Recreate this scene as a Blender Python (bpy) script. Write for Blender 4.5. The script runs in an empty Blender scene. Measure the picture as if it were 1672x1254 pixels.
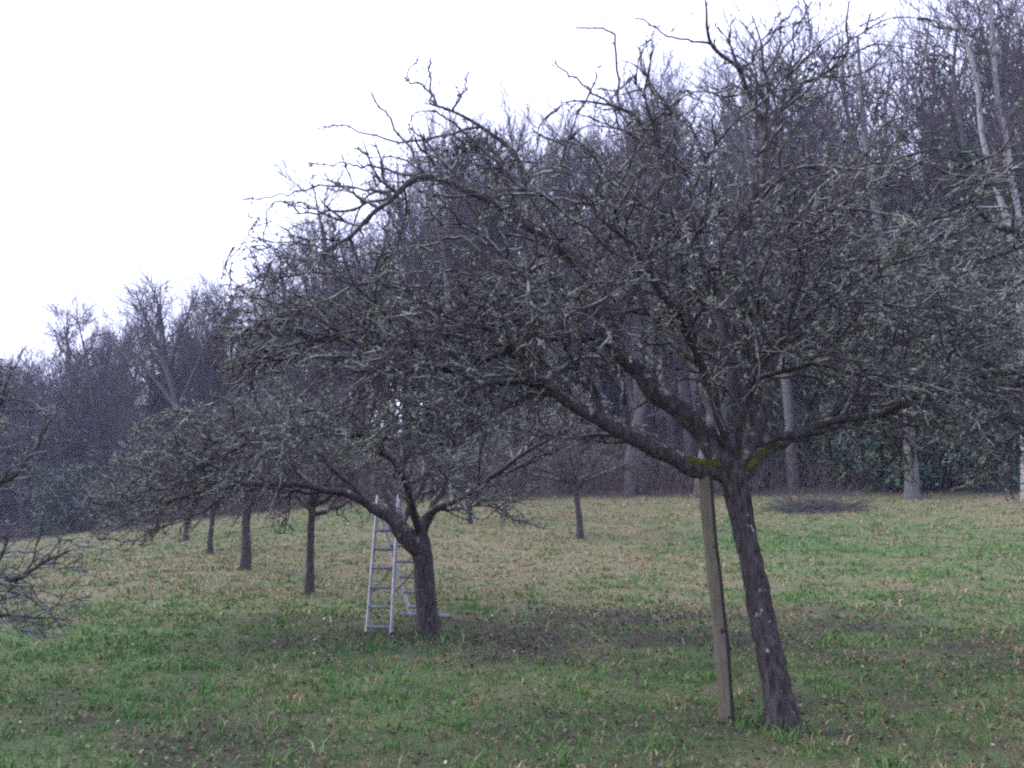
import bpy, math, random
import numpy as np
from mathutils import noise as mnoise, Vector
scene = bpy.context.scene
COL = scene.collection
R = math.radians

# ------------------------------------------------------------------ camera, world, sun, exposure
F_PX, W_PX, H_PX, V_HOR, ZC = 1448.0, 1672.0, 1254.0, 854.0, 1.65
PITCH = math.atan((V_HOR - H_PX / 2) / F_PX)
cam_d = bpy.data.cameras.new('camera'); cam = bpy.data.objects.new('camera', cam_d); COL.objects.link(cam)
cam.location = (0, 0, ZC); cam.rotation_euler = (math.pi / 2 + PITCH, 0, 0)
cam_d.sensor_width = 36; cam_d.lens = 36 * F_PX / W_PX; cam_d.clip_end = 3000; cam_d.clip_start = 0.05
scene.camera = cam
SUN_EL, SUN_AZ = R(38), R(-75)          # azimuth from +Y towards +X
wd = bpy.data.worlds.new('World'); scene.world = wd; wd.use_nodes = True
nt = wd.node_tree; bg = nt.nodes['Background']
sky = nt.nodes.new('ShaderNodeTexSky'); sky.sky_type = 'NISHITA'; sky.sun_disc = False
sky.sun_elevation = SUN_EL; sky.sun_rotation = SUN_AZ; sky.dust_density = 3.0; sky.air_density = 1.0
hs = nt.nodes.new('ShaderNodeHueSaturation'); hs.inputs['Saturation'].default_value = 0.42
nt.links.new(sky.outputs[0], hs.inputs['Color']); 
# overcast: a bright, almost even cloud layer over most of the clear-sky gradient
tc = nt.nodes.new('ShaderNodeTexCoord'); cn = nt.nodes.new('ShaderNodeTexNoise'); cn.inputs['Scale'].default_value = 2.2; cn.inputs['Detail'].default_value = 5
nt.links.new(tc.outputs['Generated'], cn.inputs['Vector'])
cr = nt.nodes.new('ShaderNodeValToRGB'); cr.color_ramp.elements[0].position = .3; cr.color_ramp.elements[0].color = (4.1, 4.35, 6.7, 1); cr.color_ramp.elements[1].position = .7; cr.color_ramp.elements[1].color = (5.1, 5.4, 7.9, 1)
nt.links.new(cn.outputs[0], cr.inputs[0]); mx = nt.nodes.new('ShaderNodeMix'); mx.data_type = 'RGBA'; mx.inputs[0].default_value = .72
nt.links.new(hs.outputs[0], mx.inputs[6]); nt.links.new(cr.outputs[0], mx.inputs[7]); nt.links.new(mx.outputs[2], bg.inputs['Color'])
bg.inputs['Strength'].default_value = 0.12
sd = bpy.data.lights.new('sun', 'SUN'); sun = bpy.data.objects.new('sun', sd); COL.objects.link(sun)
sd.energy = 0.7; sd.angle = R(40); sd.color = (1, .95, .88)
sun.rotation_euler = Vector((-math.sin(SUN_AZ) * math.cos(SUN_EL), -math.cos(SUN_AZ) * math.cos(SUN_EL), -math.sin(SUN_EL))).to_track_quat('-Z', 'Y').to_euler()
scene.view_settings.view_transform = 'Standard'; scene.view_settings.look = 'None'
scene.view_settings.gamma = 1; scene.view_settings.exposure = 1.88
scene.render.engine = 'CYCLES'
scene.cycles.filter_width = 2.4; scene.cycles.use_denoising = False
scene.cycles.volume_bounces = 1; scene.cycles.max_bounces = 5; scene.cycles.diffuse_bounces = 3; scene.cycles.transparent_max_bounces = 4

# ------------------------------------------------------------------ tagging
def tag(o, label=None, cat=None, group=None, kind=None):
    if label: o['label'] = label
    if cat: o['category'] = cat
    if group: o['group'] = group
    if kind: o['kind'] = kind
    return o
def empty(name, loc, label, cat, group=None):
    o = bpy.data.objects.new(name, None); COL.objects.link(o); o.location = loc; o.empty_display_size = .3
    return tag(o, label, cat, group)
def copy_tree(root, loc, rotz, scale, label, group=None):
    r = root.copy(); COL.objects.link(r); r.location = loc; r.rotation_euler = (0, 0, rotz); r.scale = scale
    r['label'] = label
    if group: r['group'] = group
    elif 'group' in r: del r['group']
    for ch in KIDS.get(root.name, []):
        c = ch.copy(); COL.objects.link(c); c.parent = r
    return r
KIDS = {}

# ------------------------------------------------------------------ terrain
PC = (0.07152463, -0.01649554, -0.01166218, 0.00193362, 0.00135471, 0.00033404)
def edge_y(x): return np.interp(x, [-70, -54, -32, -10.5, 5, 13, 20, 40], [96, 86, 72, 57, 47.5, 42, 38.5, 36])
_rs = np.random.RandomState(5); _LAT = _rs.rand(256, 256)
def vnoise(x, y):
    xi = np.floor(x).astype(int); yi = np.floor(y).astype(int); fx = x - xi; fy = y - yi
    fx = fx * fx * (3 - 2 * fx); fy = fy * fy * (3 - 2 * fy)
    a = _LAT[xi % 256, yi % 256]; b = _LAT[(xi + 1) % 256, yi % 256]; c = _LAT[xi % 256, (yi + 1) % 256]; d = _LAT[(xi + 1) % 256, (yi + 1) % 256]
    return (a * (1 - fx) + b * fx) * (1 - fy) + (c * (1 - fx) + d * fx) * fy
def fbm(x, y, s, o=4):
    t = 0; a = .5; tot = 0
    for k in range(o):
        t = t + a * vnoise(x * s + 17.3 * k, y * s + 9.1 * k); tot += a; a *= .55; s *= 2.03
    return t / tot
def ground(x, y):
    x = np.asarray(x, float); y = np.asarray(y, float)
    e = edge_y(x); xx = np.clip(x, -55, 28); yy = np.clip(np.minimum(y, e + 3), -2, 90)
    z = PC[0] + PC[1] * xx + PC[2] * yy + PC[3] * xx * yy + PC[4] * yy * yy + PC[5] * xx * xx
    z = np.maximum(z, -1.5) - .065 * np.clip(-x - 9, 0, 60) * np.clip((y - 12) / 30, 0, 1)
    d = np.clip(y - e - 2, 0, 110)
    z = z + np.interp(x, [-60, -25, 0, 20], [.08, .16, .26, .32]) * d * d / (d + 12)
    z = z + (fbm(x, y, .35, 3) - .5) * .16 + (fbm(x + 40, y, 1.6, 2) - .5) * .035
    return z
def gz(x, y): return float(ground(x, y))
def ray(u, v):
    a = (u - W_PX / 2) / F_PX; b = (H_PX / 2 - v) / F_PX
    return a, math.cos(PITCH) - b * math.sin(PITCH), math.sin(PITCH) + b * math.cos(PITCH)
def at(u, v, Y):
    a, dy, dz = ray(u, v); k = Y / dy
    return (a * k, Y, ZC + dz * k)
def hit(u, v):
    y = 4.0
    while y < 120:
        p = at(u, v, y)
        if p[2] <= gz(p[0], y): break
        y += .05
    return (p[0], p[1], gz(p[0], p[1]))

# ------------------------------------------------------------------ materials
def mat(name):
    m = bpy.data.materials.new(name); m.use_nodes = True
    b = m.node_tree.nodes['Principled BSDF']; b.inputs['Roughness'].default_value = .9; b.inputs['Specular IOR Level'].default_value = .2
    return m, m.node_tree, b
def N(t, kind, **kw):
    n = t.nodes.new(kind)
    for k, v in kw.items():
        if k in n.inputs: n.inputs[k].default_value = v
        else: setattr(n, k, v)
    return n
def ramp(t, src, stops):
    r = t.nodes.new('ShaderNodeValToRGB'); e = r.color_ramp.elements
    while len(e) < len(stops): e.new(.5)
    for i, (p, c) in enumerate(stops): e[i].position = p; e[i].color = (*c, 1)
    t.links.new(src, r.inputs[0]); return r.outputs[0]
def mixc(t, f, a, b):
    m = t.nodes.new('ShaderNodeMix'); m.data_type = 'RGBA'
    for s, k in ((f, 0), (a, 6), (b, 7)):
        if isinstance(s, (int, float)): m.inputs[k].default_value = s
        elif isinstance(s, tuple): m.inputs[k].default_value = (*s, 1)
        else: t.links.new(s, m.inputs[k])
    return m.outputs[2]
def coords(t, scale=None):
    c = t.nodes.new('ShaderNodeTexCoord')
    if not scale: return c.outputs['Object']
    mp = t.nodes.new('ShaderNodeMapping'); mp.inputs['Scale'].default_value = scale
    t.links.new(c.outputs['Object'], mp.inputs[0]); return mp.outputs[0]
def noise_n(t, co, sc, det=4, rough=.6):
    n = N(t, 'ShaderNodeTexNoise', Scale=sc, Detail=det, Roughness=rough); t.links.new(co, n.inputs['Vector']); return n.outputs[0]
def bark_mat(name, dark, light, lichen, lo=.55, hi=.62, lsc=9, upl=.12, bump=.6, spots=None):
    m, t, b = mat(name)
    co = coords(t); ridg = noise_n(t, coords(t, (14, 14, 3.2)), 2.2, 6, .7)
    c = ramp(t, ridg, [(.38, dark), (.62, light)])
    ln = noise_n(t, co, lsc, 5, .65)
    g = t.nodes.new('ShaderNodeNewGeometry'); sx = t.nodes.new('ShaderNodeSeparateXYZ'); t.links.new(g.outputs['Normal'], sx.inputs[0])
    ma = N(t, 'ShaderNodeMath', operation='MULTIPLY_ADD'); t.links.new(sx.outputs[2], ma.inputs[0]); ma.inputs[1].default_value = upl; t.links.new(ln, ma.inputs[2])
    lf = ramp(t, ma.outputs[0], [(lo, (0, 0, 0)), (hi, (1, 1, 1))])
    c = mixc(t, lf, c, lichen)
    if spots:
        sp = noise_n(t, coords(t, (1, 1, .55)), 11, 2, .5)
        c = mixc(t, ramp(t, sp, [(.70, (0, 0, 0)), (.73, (1, 1, 1))]), c, spots)
    t.links.new(c, b.inputs['Base Color'])
    bp = N(t, 'ShaderNodeBump', Strength=bump, Distance=.02); t.links.new(ridg, bp.inputs['Height']); t.links.new(bp.outputs[0], b.inputs['Normal'])
    return m
M = {}
M['trunk'] = bark_mat('apple_bark', (.016, .013, .013), (.080, .067, .067), (.22, .22, .19), .66, .72, 7, .05, .9, (.38, .38, .35))
M['limb'] = bark_mat('apple_limb_bark', (.020, .017, .017), (.075, .065, .065), (.22, .225, .18), .60, .68, 9, .10)
M['twig'] = bark_mat('apple_twig', (.031, .027, .030), (.09, .079, .086), (.245, .26, .21), .55, .65, 6, .10, .2)
M['twig_pale'] = bark_mat('lichen_twig', (.040, .040, .040), (.09, .092, .088), (.25, .29, .245), .48, .59, 5, .10, .2)
M['twig_blue'] = bark_mat('grey_lichen_twig', (.035, .035, .038), (.08, .08, .082), (.17, .19, .18), .50, .62, 5, .10, .2)  # darker bluish-grey lichened twigs of the left tree
M['twig_dark'] = bark_mat('orchard_twig', (.035, .028, .028), (.10, .082, .08), (.19, .19, .16), .56, .66, 5, .10, .2)
M['wood_bark'] = bark_mat('woodland_bark', (.040, .038, .038), (.105, .10, .098), (.12, .13, .10), .58, .7, 1.5, .05)
M['wood_twig'] = bark_mat('woodland_twig', (.046, .038, .043), (.092, .078, .086), (.13, .125, .12), .6, .8, 1.2, .05, .1)
M['wood_twig_grey'] = bark_mat('grey_woodland_twig', (.062, .056, .056), (.135, .125, .125), (.15, .15, .135), .6, .8, 1.2, .05, .1)
M['wood_bark_grey'] = bark_mat('grey_woodland_bark', (.06, .057, .055), (.16, .155, .15), (.14, .16, .11), .58, .7, 1.5, .05)
M['pale_bark'] = bark_mat('pale_bark', (.12, .117, .116), (.30, .295, .29), (.06, .057, .055), .57, .64, 3.5, 0, .3)
M['grey_bark'] = bark_mat('grey_bark', (.05, .048, .047), (.135, .13, .125), (.07, .08, .055), .57, .64, 2.5, 0, .3)
M['bramble'] = bark_mat('bramble', (.040, .030, .028), (.125, .09, .08), (.17, .15, .12), .6, .7, 3, .05, .1)
def flat_mat(name, stops, sc, rough=.95, bump=0):
    m, t, b = mat(name); b.inputs['Roughness'].default_value = rough
    n = noise_n(t, coords(t), sc, 5, .65); t.links.new(ramp(t, n, stops), b.inputs['Base Color'])
    if bump:
        bp = N(t, 'ShaderNodeBump', Strength=bump, Distance=.01); t.links.new(n, bp.inputs['Height']); t.links.new(bp.outputs[0], b.inputs['Normal'])
    return m
M['moss'] = flat_mat('moss', [(.3, (.035, .036, .010)), (.7, (.105, .10, .022))], 22, 1, .6)
M['ivy'] = flat_mat('ivy', [(.3, (.020, .044, .028)), (.7, (.055, .10, .062))], 3, .6)
M['dead_leaf'] = flat_mat('withered_leaf', [(.3, (.02, .014, .012)), (.7, (.055, .038, .028))], 8)
def attr_mat(name, rough=.9):
    m, t, b = mat(name); b.inputs['Roughness'].default_value = rough
    a = t.nodes.new('ShaderNodeAttribute'); a.attribute_name = 'tint'; t.links.new(a.outputs['Color'], b.inputs['Base Color'])
    return m
M['grass'] = attr_mat('grass_blade'); M['leaf'] = attr_mat('fallen_leaf')
# aluminium and prop timber
m, t, b = mat('aluminium'); M['alu'] = m
b.inputs['Metallic'].default_value = .55; b.inputs['Roughness'].default_value = .48
t.links.new(ramp(t, noise_n(t, coords(t), 14, 5), [(.3, (.19, .192, .205)), (.7, (.33, .335, .355))]), b.inputs['Base Color'])
m, t, b = mat('strap_webbing'); M['strap'] = m; b.inputs['Base Color'].default_value = (.03, .03, .035, 1)
m, t, b = mat('ladder_rubber'); M['rubber'] = m; b.inputs['Base Color'].default_value = (.02, .02, .02, 1)
m, t, b = mat('prop_timber'); M['post'] = m
gr = noise_n(t, coords(t, (30, 30, 1.3)), 2.0, 6, .65); st = noise_n(t, coords(t), 2.5, 4)
c = mixc(t, ramp(t, st, [(.35, (0, 0, 0)), (.65, (1, 1, 1))]), ramp(t, gr, [(.3, (.095, .078, .058)), (.7, (.175, .15, .115))]), ramp(t, gr, [(.3, (.07, .063, .043)), (.7, (.13, .115, .08))]))
t.links.new(c, b.inputs['Base Color'])
bp = N(t, 'ShaderNodeBump', Strength=.4, Distance=.01); t.links.new(gr, bp.inputs['Height']); t.links.new(bp.outputs[0], b.inputs['Normal'])

M['lichen'] = flat_mat('lichen', [(.3, (.10, .108, .085)), (.7, (.26, .28, .215))], 40, 1)
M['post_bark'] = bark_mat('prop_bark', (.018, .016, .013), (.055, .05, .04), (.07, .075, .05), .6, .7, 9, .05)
# ------------------------------------------------------------------ mesh helpers
def make_mesh(name, V, Fq, material, parent=None, smooth=True, tint=None):
    me = bpy.data.meshes.new(name); V = np.asarray(V, np.float32)
    me.vertices.add(len(V)); me.vertices.foreach_set('co', V.ravel())
    tot = sum(len(f) for f in Fq); loops = np.concatenate([f.ravel() for f in Fq]).astype(np.int32)
    cnt = np.concatenate([np.full(len(f), f.shape[1]) for f in Fq]).astype(np.int32)
    me.loops.add(len(loops)); me.loops.foreach_set('vertex_index', loops)
    me.polygons.add(tot); st = np.concatenate([[0], np.cumsum(cnt)[:-1]]).astype(np.int32)
    me.polygons.foreach_set('loop_start', st)
    if smooth: me.polygons.foreach_set('use_smooth', np.ones(tot, bool))
    me.update(calc_edges=True)
    if tint is not None:
        a = me.color_attributes.new('tint', 'FLOAT_COLOR', 'POINT'); a.data.foreach_set('color', np.asarray(tint, np.float32).ravel())
    if material: me.materials.append(material)
    o = bpy.data.objects.new(name, me); COL.objects.link(o)
    if parent is not None:
        o.parent = parent; root = parent
        KIDS.setdefault(parent.name, []).append(o)
    return o
class Tubes:
    """many tapered polylines -> ONE mesh"""
    def __init__(s): s.d = {}
    def add(s, pts, rad): s.d.setdefault(len(pts), []).append((pts, rad))
    def count(s): return sum(len(v) for v in s.d.values())
    def build(s, name, material, parent=None, off=(0, 0, 0), sides=lambda r: 4 if r < .012 else 6, extra=None):
        Vs, Fs, base = [], [], 0
        for n, L in s.d.items():
            P0 = np.array([a for a, _ in L], float) - np.array(off); R0 = np.array([b for _, b in L], float)
            ks = np.array([sides(r) for r in R0[:, 0]])
            for k in np.unique(ks):
                P = P0[ks == k]; Rr = R0[ks == k]; B = len(P)
                T = np.gradient(P, axis=1); T /= np.linalg.norm(T, axis=2, keepdims=True) + 1e-9
                mean = P[:, -1] - P[:, 0]; ax = np.argmin(np.abs(mean), axis=1); ref = np.eye(3)[ax][:, None, :]
                U = np.cross(T, np.broadcast_to(ref, T.shape)); U /= np.linalg.norm(U, axis=2, keepdims=True) + 1e-9
                Wv = np.cross(T, U); an = np.arange(k) * 2 * np.pi / k
                ring = P[:, :, None, :] + Rr[:, :, None, None] * (U[:, :, None, :] * np.cos(an)[None, None, :, None] + Wv[:, :, None, :] * np.sin(an)[None, None, :, None])
                Vs.append(ring.reshape(-1, 3))
                i = np.arange(n - 1)[:, None] * k; j = np.arange(k)[None, :]; j2 = (j + 1) % k
                q = np.stack([i + j, i + j2, i + k + j2, i + k + j], -1).reshape(-1, 4)
                Fs.append((q[None] + (np.arange(B) * n * k)[:, None, None]).reshape(-1, 4) + base)
                base += B * n * k
        if extra is not None:
            Ve, Fe = extra; Vs.append(np.asarray(Ve) - np.array(off)); Fs.append(np.asarray(Fe) + base)
        return make_mesh(name, np.concatenate(Vs), Fs, material, parent)
def spline(ctrl, n_per=6):
    """Catmull-Rom through rows of (x,y,z,r)"""
    c = np.array(ctrl, float); c = np.vstack([2 * c[0] - c[1], c, 2 * c[-1] - c[-2]]); out = []
    for i in range(1, len(c) - 2):
        for k in range(n_per):
            t = k / n_per; a, b, d, e = c[i - 1:i + 3]
            out.append(.5 * ((2 * b) + (d - a) * t + (2 * a - 5 * b + 4 * d - e) * t * t + (3 * b - a - 3 * d + e) * t ** 3))
    out.append(c[-2]); out = np.array(out); out[:, 3] = np.maximum(out[:, 3], .003); return out
def bark_tube(name, path, material, parent, off, sides=18, amp=.09, flare=0, wob=0.0, seed=0):
    """one thick tapered limb with an uneven, ridged surface"""
    p = path.copy(); n = len(p)
    if wob:
        for i in range(1, n):
            v = Vector(p[i, :3]) * 3.1 + Vector((seed, 0, 0)); p[i, :3] += np.array([mnoise.noise(v), mnoise.noise(v + Vector((31.7, 4.1, 0))), mnoise.noise(v + Vector((0, 57.3, 8.9)))]) * wob * min(1, i / 3)
    T = np.gradient(p[:, :3], axis=0); T /= np.linalg.norm(T, axis=1, keepdims=True)
    ref = np.eye(3)[np.argmin(np.abs(p[-1, :3] - p[0, :3]))]
    U = np.cross(T, ref); U /= np.linalg.norm(U, axis=1, keepdims=True); Wv = np.cross(T, U)
    V = []
    for i in range(n):
        for j in range(sides):
            a = 2 * math.pi * j / sides; dirv = U[i] * math.cos(a) + Wv[i] * math.sin(a); r = p[i, 3]
            q = p[i, :3] + dirv * r
            nz = mnoise.noise(Vector((q[0] * 7, q[1] * 7, q[2] * 2.2)) + Vector((seed, 0, 0))) + .6 * mnoise.noise(Vector((q[0] * 22, q[1] * 22, q[2] * 8))) + (.45 * mnoise.noise(Vector((q[0] * 60, q[1] * 60, q[2] * 16))) + .8 * mnoise.noise(Vector((q[0] * 3.2, q[1] * 3.2, q[2] * 2.6)) + Vector((0, seed, 0))) if sides > 20 else 0)
            r2 = r * (1 + amp * nz)
            fl_ = max(1, int(n * .2))
            if flare and i < fl_: r2 *= 1 + flare * (1 - i / fl_) ** 2 * (1 + .5 * math.sin(a * 4 + seed))
            V.append(p[i, :3] + dirv * r2 - np.array(off))
    i = np.arange(n - 1)[:, None] * sides; j = np.arange(sides)[None, :]; j2 = (j + 1) % sides
    q = np.stack([i + j, i + j2, i + sides + j2, i + sides + j], -1).reshape(-1, 4)
    V.append(p[-1, :3] + T[-1] * p[-1, 3] * .5 - np.array(off)); e = len(V) - 1; b0 = (n - 1) * sides
    tri = np.array([[b0 + k, b0 + (k + 1) % sides, e] for k in range(sides)])
    o = make_mesh(name, V, [q, tri], material, parent); return o, p

# ------------------------------------------------------------------ branch growth
def perp(d, rng):
    while True:
        a = (rng.gauss(0, 1), rng.gauss(0, 1), rng.gauss(0, 1))
        k = a[0] * d[0] + a[1] * d[1] + a[2] * d[2]; a = (a[0] - k * d[0], a[1] - k * d[1], a[2] - k * d[2])
        l = math.sqrt(a[0] ** 2 + a[1] ** 2 + a[2] ** 2)
        if l > .2: return (a[0] / l, a[1] / l, a[2] / l)
def turn(d, ang, rng, bias=(0, 0, 0)):
    q = perp(d, rng); c, s = math.cos(ang), math.sin(ang)
    v = [d[i] * c + q[i] * s + bias[i] for i in range(3)]; l = math.sqrt(sum(k * k for k in v)) + 1e-9
    return (v[0] / l, v[1] / l, v[2] / l)
def grow(T, p, d, L, r, lv, C, rng, env):
    seg, wan = C['seg'][lv], C['wan'][lv]; up, dr = C['up'][lv], C['droop'][lv]
    n = max(2, int(L / seg + .5)); s = L / n; x, y, z = p; dx, dy, dz = d
    pts = [(x, y, z)]; dirs = [d]; G = rng.gauss
    for i in range(n):
        t = i / n
        dx += G(0, wan); dy += G(0, wan); dz += G(0, wan) + (up * (1 - t) - dr * t) * s
        l = math.sqrt(dx * dx + dy * dy + dz * dz); dx /= l; dy /= l; dz /= l
        x += dx * s; y += dy * s; z += dz * s
        if env and not env(x, y, z):
            if i >= 1 or lv > 1: break
        pts.append((x, y, z)); dirs.append((dx, dy, dz))
    m = len(pts)
    if m < 2: return
    kn = C.get('knob', 0) if lv > 1 else 0
    T.add(pts, [max(r * (1 - .72 * i / (m - 1)) * (1 + kn * (rng.random() - .35)), .0016) for i in range(m)])
    if lv + 1 >= C['levels']:
        return
    sp = C['space'][lv]; a = C['first'][lv] * L + rng.random() * sp
    total = s * (m - 1); th = C.get('thin')
    if th: sp = sp * th(pts[m // 2])
    while a < total:
        i = min(int(a / s), m - 2); f = a / s - i
        q = tuple(pts[i][k] * (1 - f) + pts[i + 1][k] * f for k in range(3))
        t = a / max(L, .01); lo, hi = C['len'][lv + 1]
        cl = rng.uniform(lo, hi) * (1 - .45 * t)
        ang = R(rng.uniform(*C['ang'][lv]))
        bi = C['bias'][lv]
        if 'ctr' in C:
            ox, oy = q[0] - C['ctr'][0], q[1] - C['ctr'][1]; ol = math.sqrt(ox * ox + oy * oy) + .3; k_ = C['out'][lv] / ol
            bi = (bi[0] + ox * k_, bi[1] + oy * k_, bi[2] - C.get('sag', 0) * ol)
        grow(T, q, turn(dirs[i], ang, rng, bi), cl, min(r * .7, C['rad'][lv + 1] * rng.uniform(.75, 1.3)), lv + 1, C, rng, env)
        a += sp * rng.uniform(.55, 1.45)
    # terminal shoots
    if m > 2 and rng.random() < .7:
        lo, hi = C['len'][lv + 1]
        grow(T, pts[-1], turn(dirs[-1], R(rng.uniform(8, 30)), rng), rng.uniform(lo, hi) * .8, C['rad'][lv + 1], lv + 1, C, rng, env)
APPLE = dict(levels=5, seg=(.1, .09, .075, .06, .022), wan=(.12, .14, .20, .28, .25), up=(.9, .8, .3, .4, 1.0), droop=(.9, 1.5, 1.4, .6, 0), out=(0, .55, .45, .25, 0), sag=.05,
             space=(.22, .115, .085, .058, 0), first=(.2, .08, .06, .1, 0), len=((1, 2), (1.0, 2.1), (.45, 1.25), (.09, .36), (.018, .055)), knob=1.0,
             ang=((35, 75), (35, 80), (35, 85), (40, 90)), bias=((0, 0, .35), (0, 0, .12), (0, 0, 0), (0, 0, .2)), rad=(.05, .021, .0100, .0062, .0055))
def from_scaffold(T, path, C, rng, env, t0=.15, space=None, centre=None, lmul=1.0):
    """level-1 branches off a thick limb"""
    seglen = np.linalg.norm(np.diff(path[:, :3], axis=0), axis=1); cum = np.concatenate([[0], np.cumsum(seglen)]); tot = cum[-1]
    a = tot * t0 + rng.random() * .1
    while a < tot:
        i = min(int(np.searchsorted(cum, a)) - 1, len(path) - 2); i = max(i, 0)
        f = (a - cum[i]) / max(seglen[i], 1e-6); q = path[i] * (1 - f) + path[i + 1] * f
        d = path[i + 1, :3] - path[i, :3]; d = d / np.linalg.norm(d)
        b = np.array([0, 0, .3])
        if centre is not None:
            o = q[:3] - np.array(centre); o[2] *= .3; b = b + .35 * o / (np.linalg.norm(o) + 1e-6)
        lo, hi = C['len'][1]
        sc = (1 - .35 * a / tot) * lmul
        grow(T, tuple(q[:3]), turn(tuple(d), R(rng.uniform(*C['ang'][0])), rng, tuple(b)), rng.uniform(lo, hi) * sc, min(q[3] * .7, C['rad'][1] * rng.uniform(.8, 1.4)), 1, C, rng, env)
        a += (space or C['space'][0]) * rng.uniform(.6, 1.4)
    d = path[-1, :3] - path[-2, :3]; d = d / np.linalg.norm(d)
    for k in range(2):
        grow(T, tuple(path[-1, :3]), turn(tuple(d), R(rng.uniform(5, 35)), rng), rng.uniform(.6, 1.2) * lmul, path[-1, 3] * .8, 1, C, rng, env)
def px_path(rows):
    """rows (u, v, Y, r): the photo point at world depth Y"""
    return [(*at(u, v, Y), r) for u, v, Y, r in rows]
def leaf_faces(P, rng, size, aspect=.6):
    """random small folded quads at points P -> verts, quads"""
    n = len(P); A = rng.normal(size=(n, 3)); A /= np.linalg.norm(A, axis=1, keepdims=True)
    B = rng.normal(size=(n, 3)); B -= A * (A * B).sum(1, keepdims=True); B /= np.linalg.norm(B, axis=1, keepdims=True)
    s = size * rng.uniform(.6, 1.4, (n, 1)); P = np.asarray(P)
    V = np.stack([P - A * s, P + B * s * aspect, P + A * s, P - B * s * aspect], 1).reshape(-1, 3)
    return V, np.arange(n * 4).reshape(n, 4)

def lichen_tufts(T, root, base, n, seed, size=.0108, zmin=None):
    r2 = np.random.RandomState(seed); pl = [(np.array(p), r) for L in T.d.values() for p, r in L if .0055 < r[0] < .04 and len(p) > 3]
    P = []
    for k in r2.randint(0, len(pl), n):
        p, r = pl[k]; i = r2.randint(0, len(p) - 1); m_ = r2.randint(3, 9); f = r2.rand(m_, 1)
        q = p[i] * (1 - f) + p[i + 1] * f + r2.normal(0, .011, (m_, 3)); q[:, 2] += r[i] * .8; P.append(q)
    V, Fq = leaf_faces(np.concatenate(P), r2, size, 1.0); make_mesh('lichen', V - np.array(base), [Fq], M['lichen'], root, smooth=False)

# ------------------------------------------------------------------ ground
def zones(x, y):
    """greenness, leaf-litter (with painted crown shade) and straw weights of the meadow"""
    n1 = fbm(x, y, .42, 5); n2 = fbm(x + 31, y + 7, .9, 4); n3 = fbm(x - 12, y + 50, .22, 3)
    g = (n1 - .5) * .9 + (fbm(x + 9, y - 4, 1.7, 3) - .5) * .8 + .50 + np.interp(y, [5, 8, 11, 14, 18, 24, 34, 45], [.16, .10, .06, .0, -.32, -.36, -.30, -.18])
    g = g + .40 * np.exp(-((x + 5.5) ** 2 / 16 + (y - 11.0) ** 2 / 12)) + .30 * np.exp(-((x + 5) ** 2 / 10 + (y - 17) ** 2 / 4)) + .55 * np.exp(-((x - 10) ** 2 / 50 + (y - 25) ** 2 / 80)) + .16 * np.exp(-((x + 6) ** 2 / 20 + (y - 8) ** 2 / 12))
    g = g - .25 * np.exp(-((x - 2.5) ** 2 / 30 + (y - 35) ** 2 / 70)) + (n3 - .5) * .5
    l = .95 * np.exp(-(((x - 1.0) ** 2) / 9 + (y - 13) ** 2 / 6)) + .85 * np.exp(-((x + 2.2) ** 2 / 7 + (y - 12.6) ** 2 / 5))  # leaf litter, widened to paint in the shadow patch under the second tree
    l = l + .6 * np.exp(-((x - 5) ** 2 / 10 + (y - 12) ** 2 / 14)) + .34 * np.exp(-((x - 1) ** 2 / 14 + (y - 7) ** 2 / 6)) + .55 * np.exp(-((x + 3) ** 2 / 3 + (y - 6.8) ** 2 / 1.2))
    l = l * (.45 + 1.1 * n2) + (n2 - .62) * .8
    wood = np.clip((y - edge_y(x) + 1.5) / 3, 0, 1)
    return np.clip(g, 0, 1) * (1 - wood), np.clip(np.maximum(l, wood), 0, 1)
xs = np.concatenate([np.linspace(-260, -60, 26)[:-1], np.linspace(-60, -14, 70)[:-1], np.linspace(-14, 14, 110)[:-1], np.linspace(14, 45, 50)[:-1], np.linspace(45, 260, 26)])
ys = np.concatenate([np.linspace(-80, 3, 24)[:-1], np.linspace(3, 26, 100)[:-1], np.linspace(26, 110, 120)[:-1], np.linspace(110, 420, 28)])
X, Y = np.meshgrid(xs, ys); Z = ground(X, Y); nx, ny = len(xs), len(ys)
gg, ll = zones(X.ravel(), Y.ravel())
i = np.arange(ny - 1)[:, None] * nx; j = np.arange(nx - 1)[None, :]
q = np.stack([i + j, i + j + 1, i + nx + j + 1, i + nx + j], -1).reshape(-1, 4)
m, t, b = mat('meadow_soil'); M['ground'] = m; b.inputs['Roughness'].default_value = 1
a = t.nodes.new('ShaderNodeAttribute'); a.attribute_name = 'tint'; sp = t.nodes.new('ShaderNodeSeparateColor'); t.links.new(a.outputs['Color'], sp.inputs[0])
co = coords(t); fine = noise_n(t, co, 26, 6, .8); mid = noise_n(t, co, 2.2, 6, .7)
straw = ramp(t, fine, [(.36, (.08, .068, .04)), (.64, (.25, .218, .125))])
green = ramp(t, fine, [(.36, (.032, .064, .022)), (.64, (.14, .20, .07))])
litter_shade = ramp(t, noise_n(t, co, 22, 5, .8), [(.35, (.020, .020, .016)), (.55, (.050, .046, .036)), (.72, (.11, .095, .074))])  # leaf litter, darkened and greyed to paint in shade under the crowns
def wob(sock, k):
    q1 = N(t, 'ShaderNodeMath', operation='MULTIPLY_ADD'); t.links.new(mid, q1.inputs[0]); q1.inputs[1].default_value = k
    q2 = N(t, 'ShaderNodeMath', operation='ADD'); t.links.new(sock, q1.inputs[2]); t.links.new(q1.outputs[0], q2.inputs[0]); q2.inputs[1].default_value = -k / 2
    q2.use_clamp = True; return q2.outputs[0]
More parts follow.
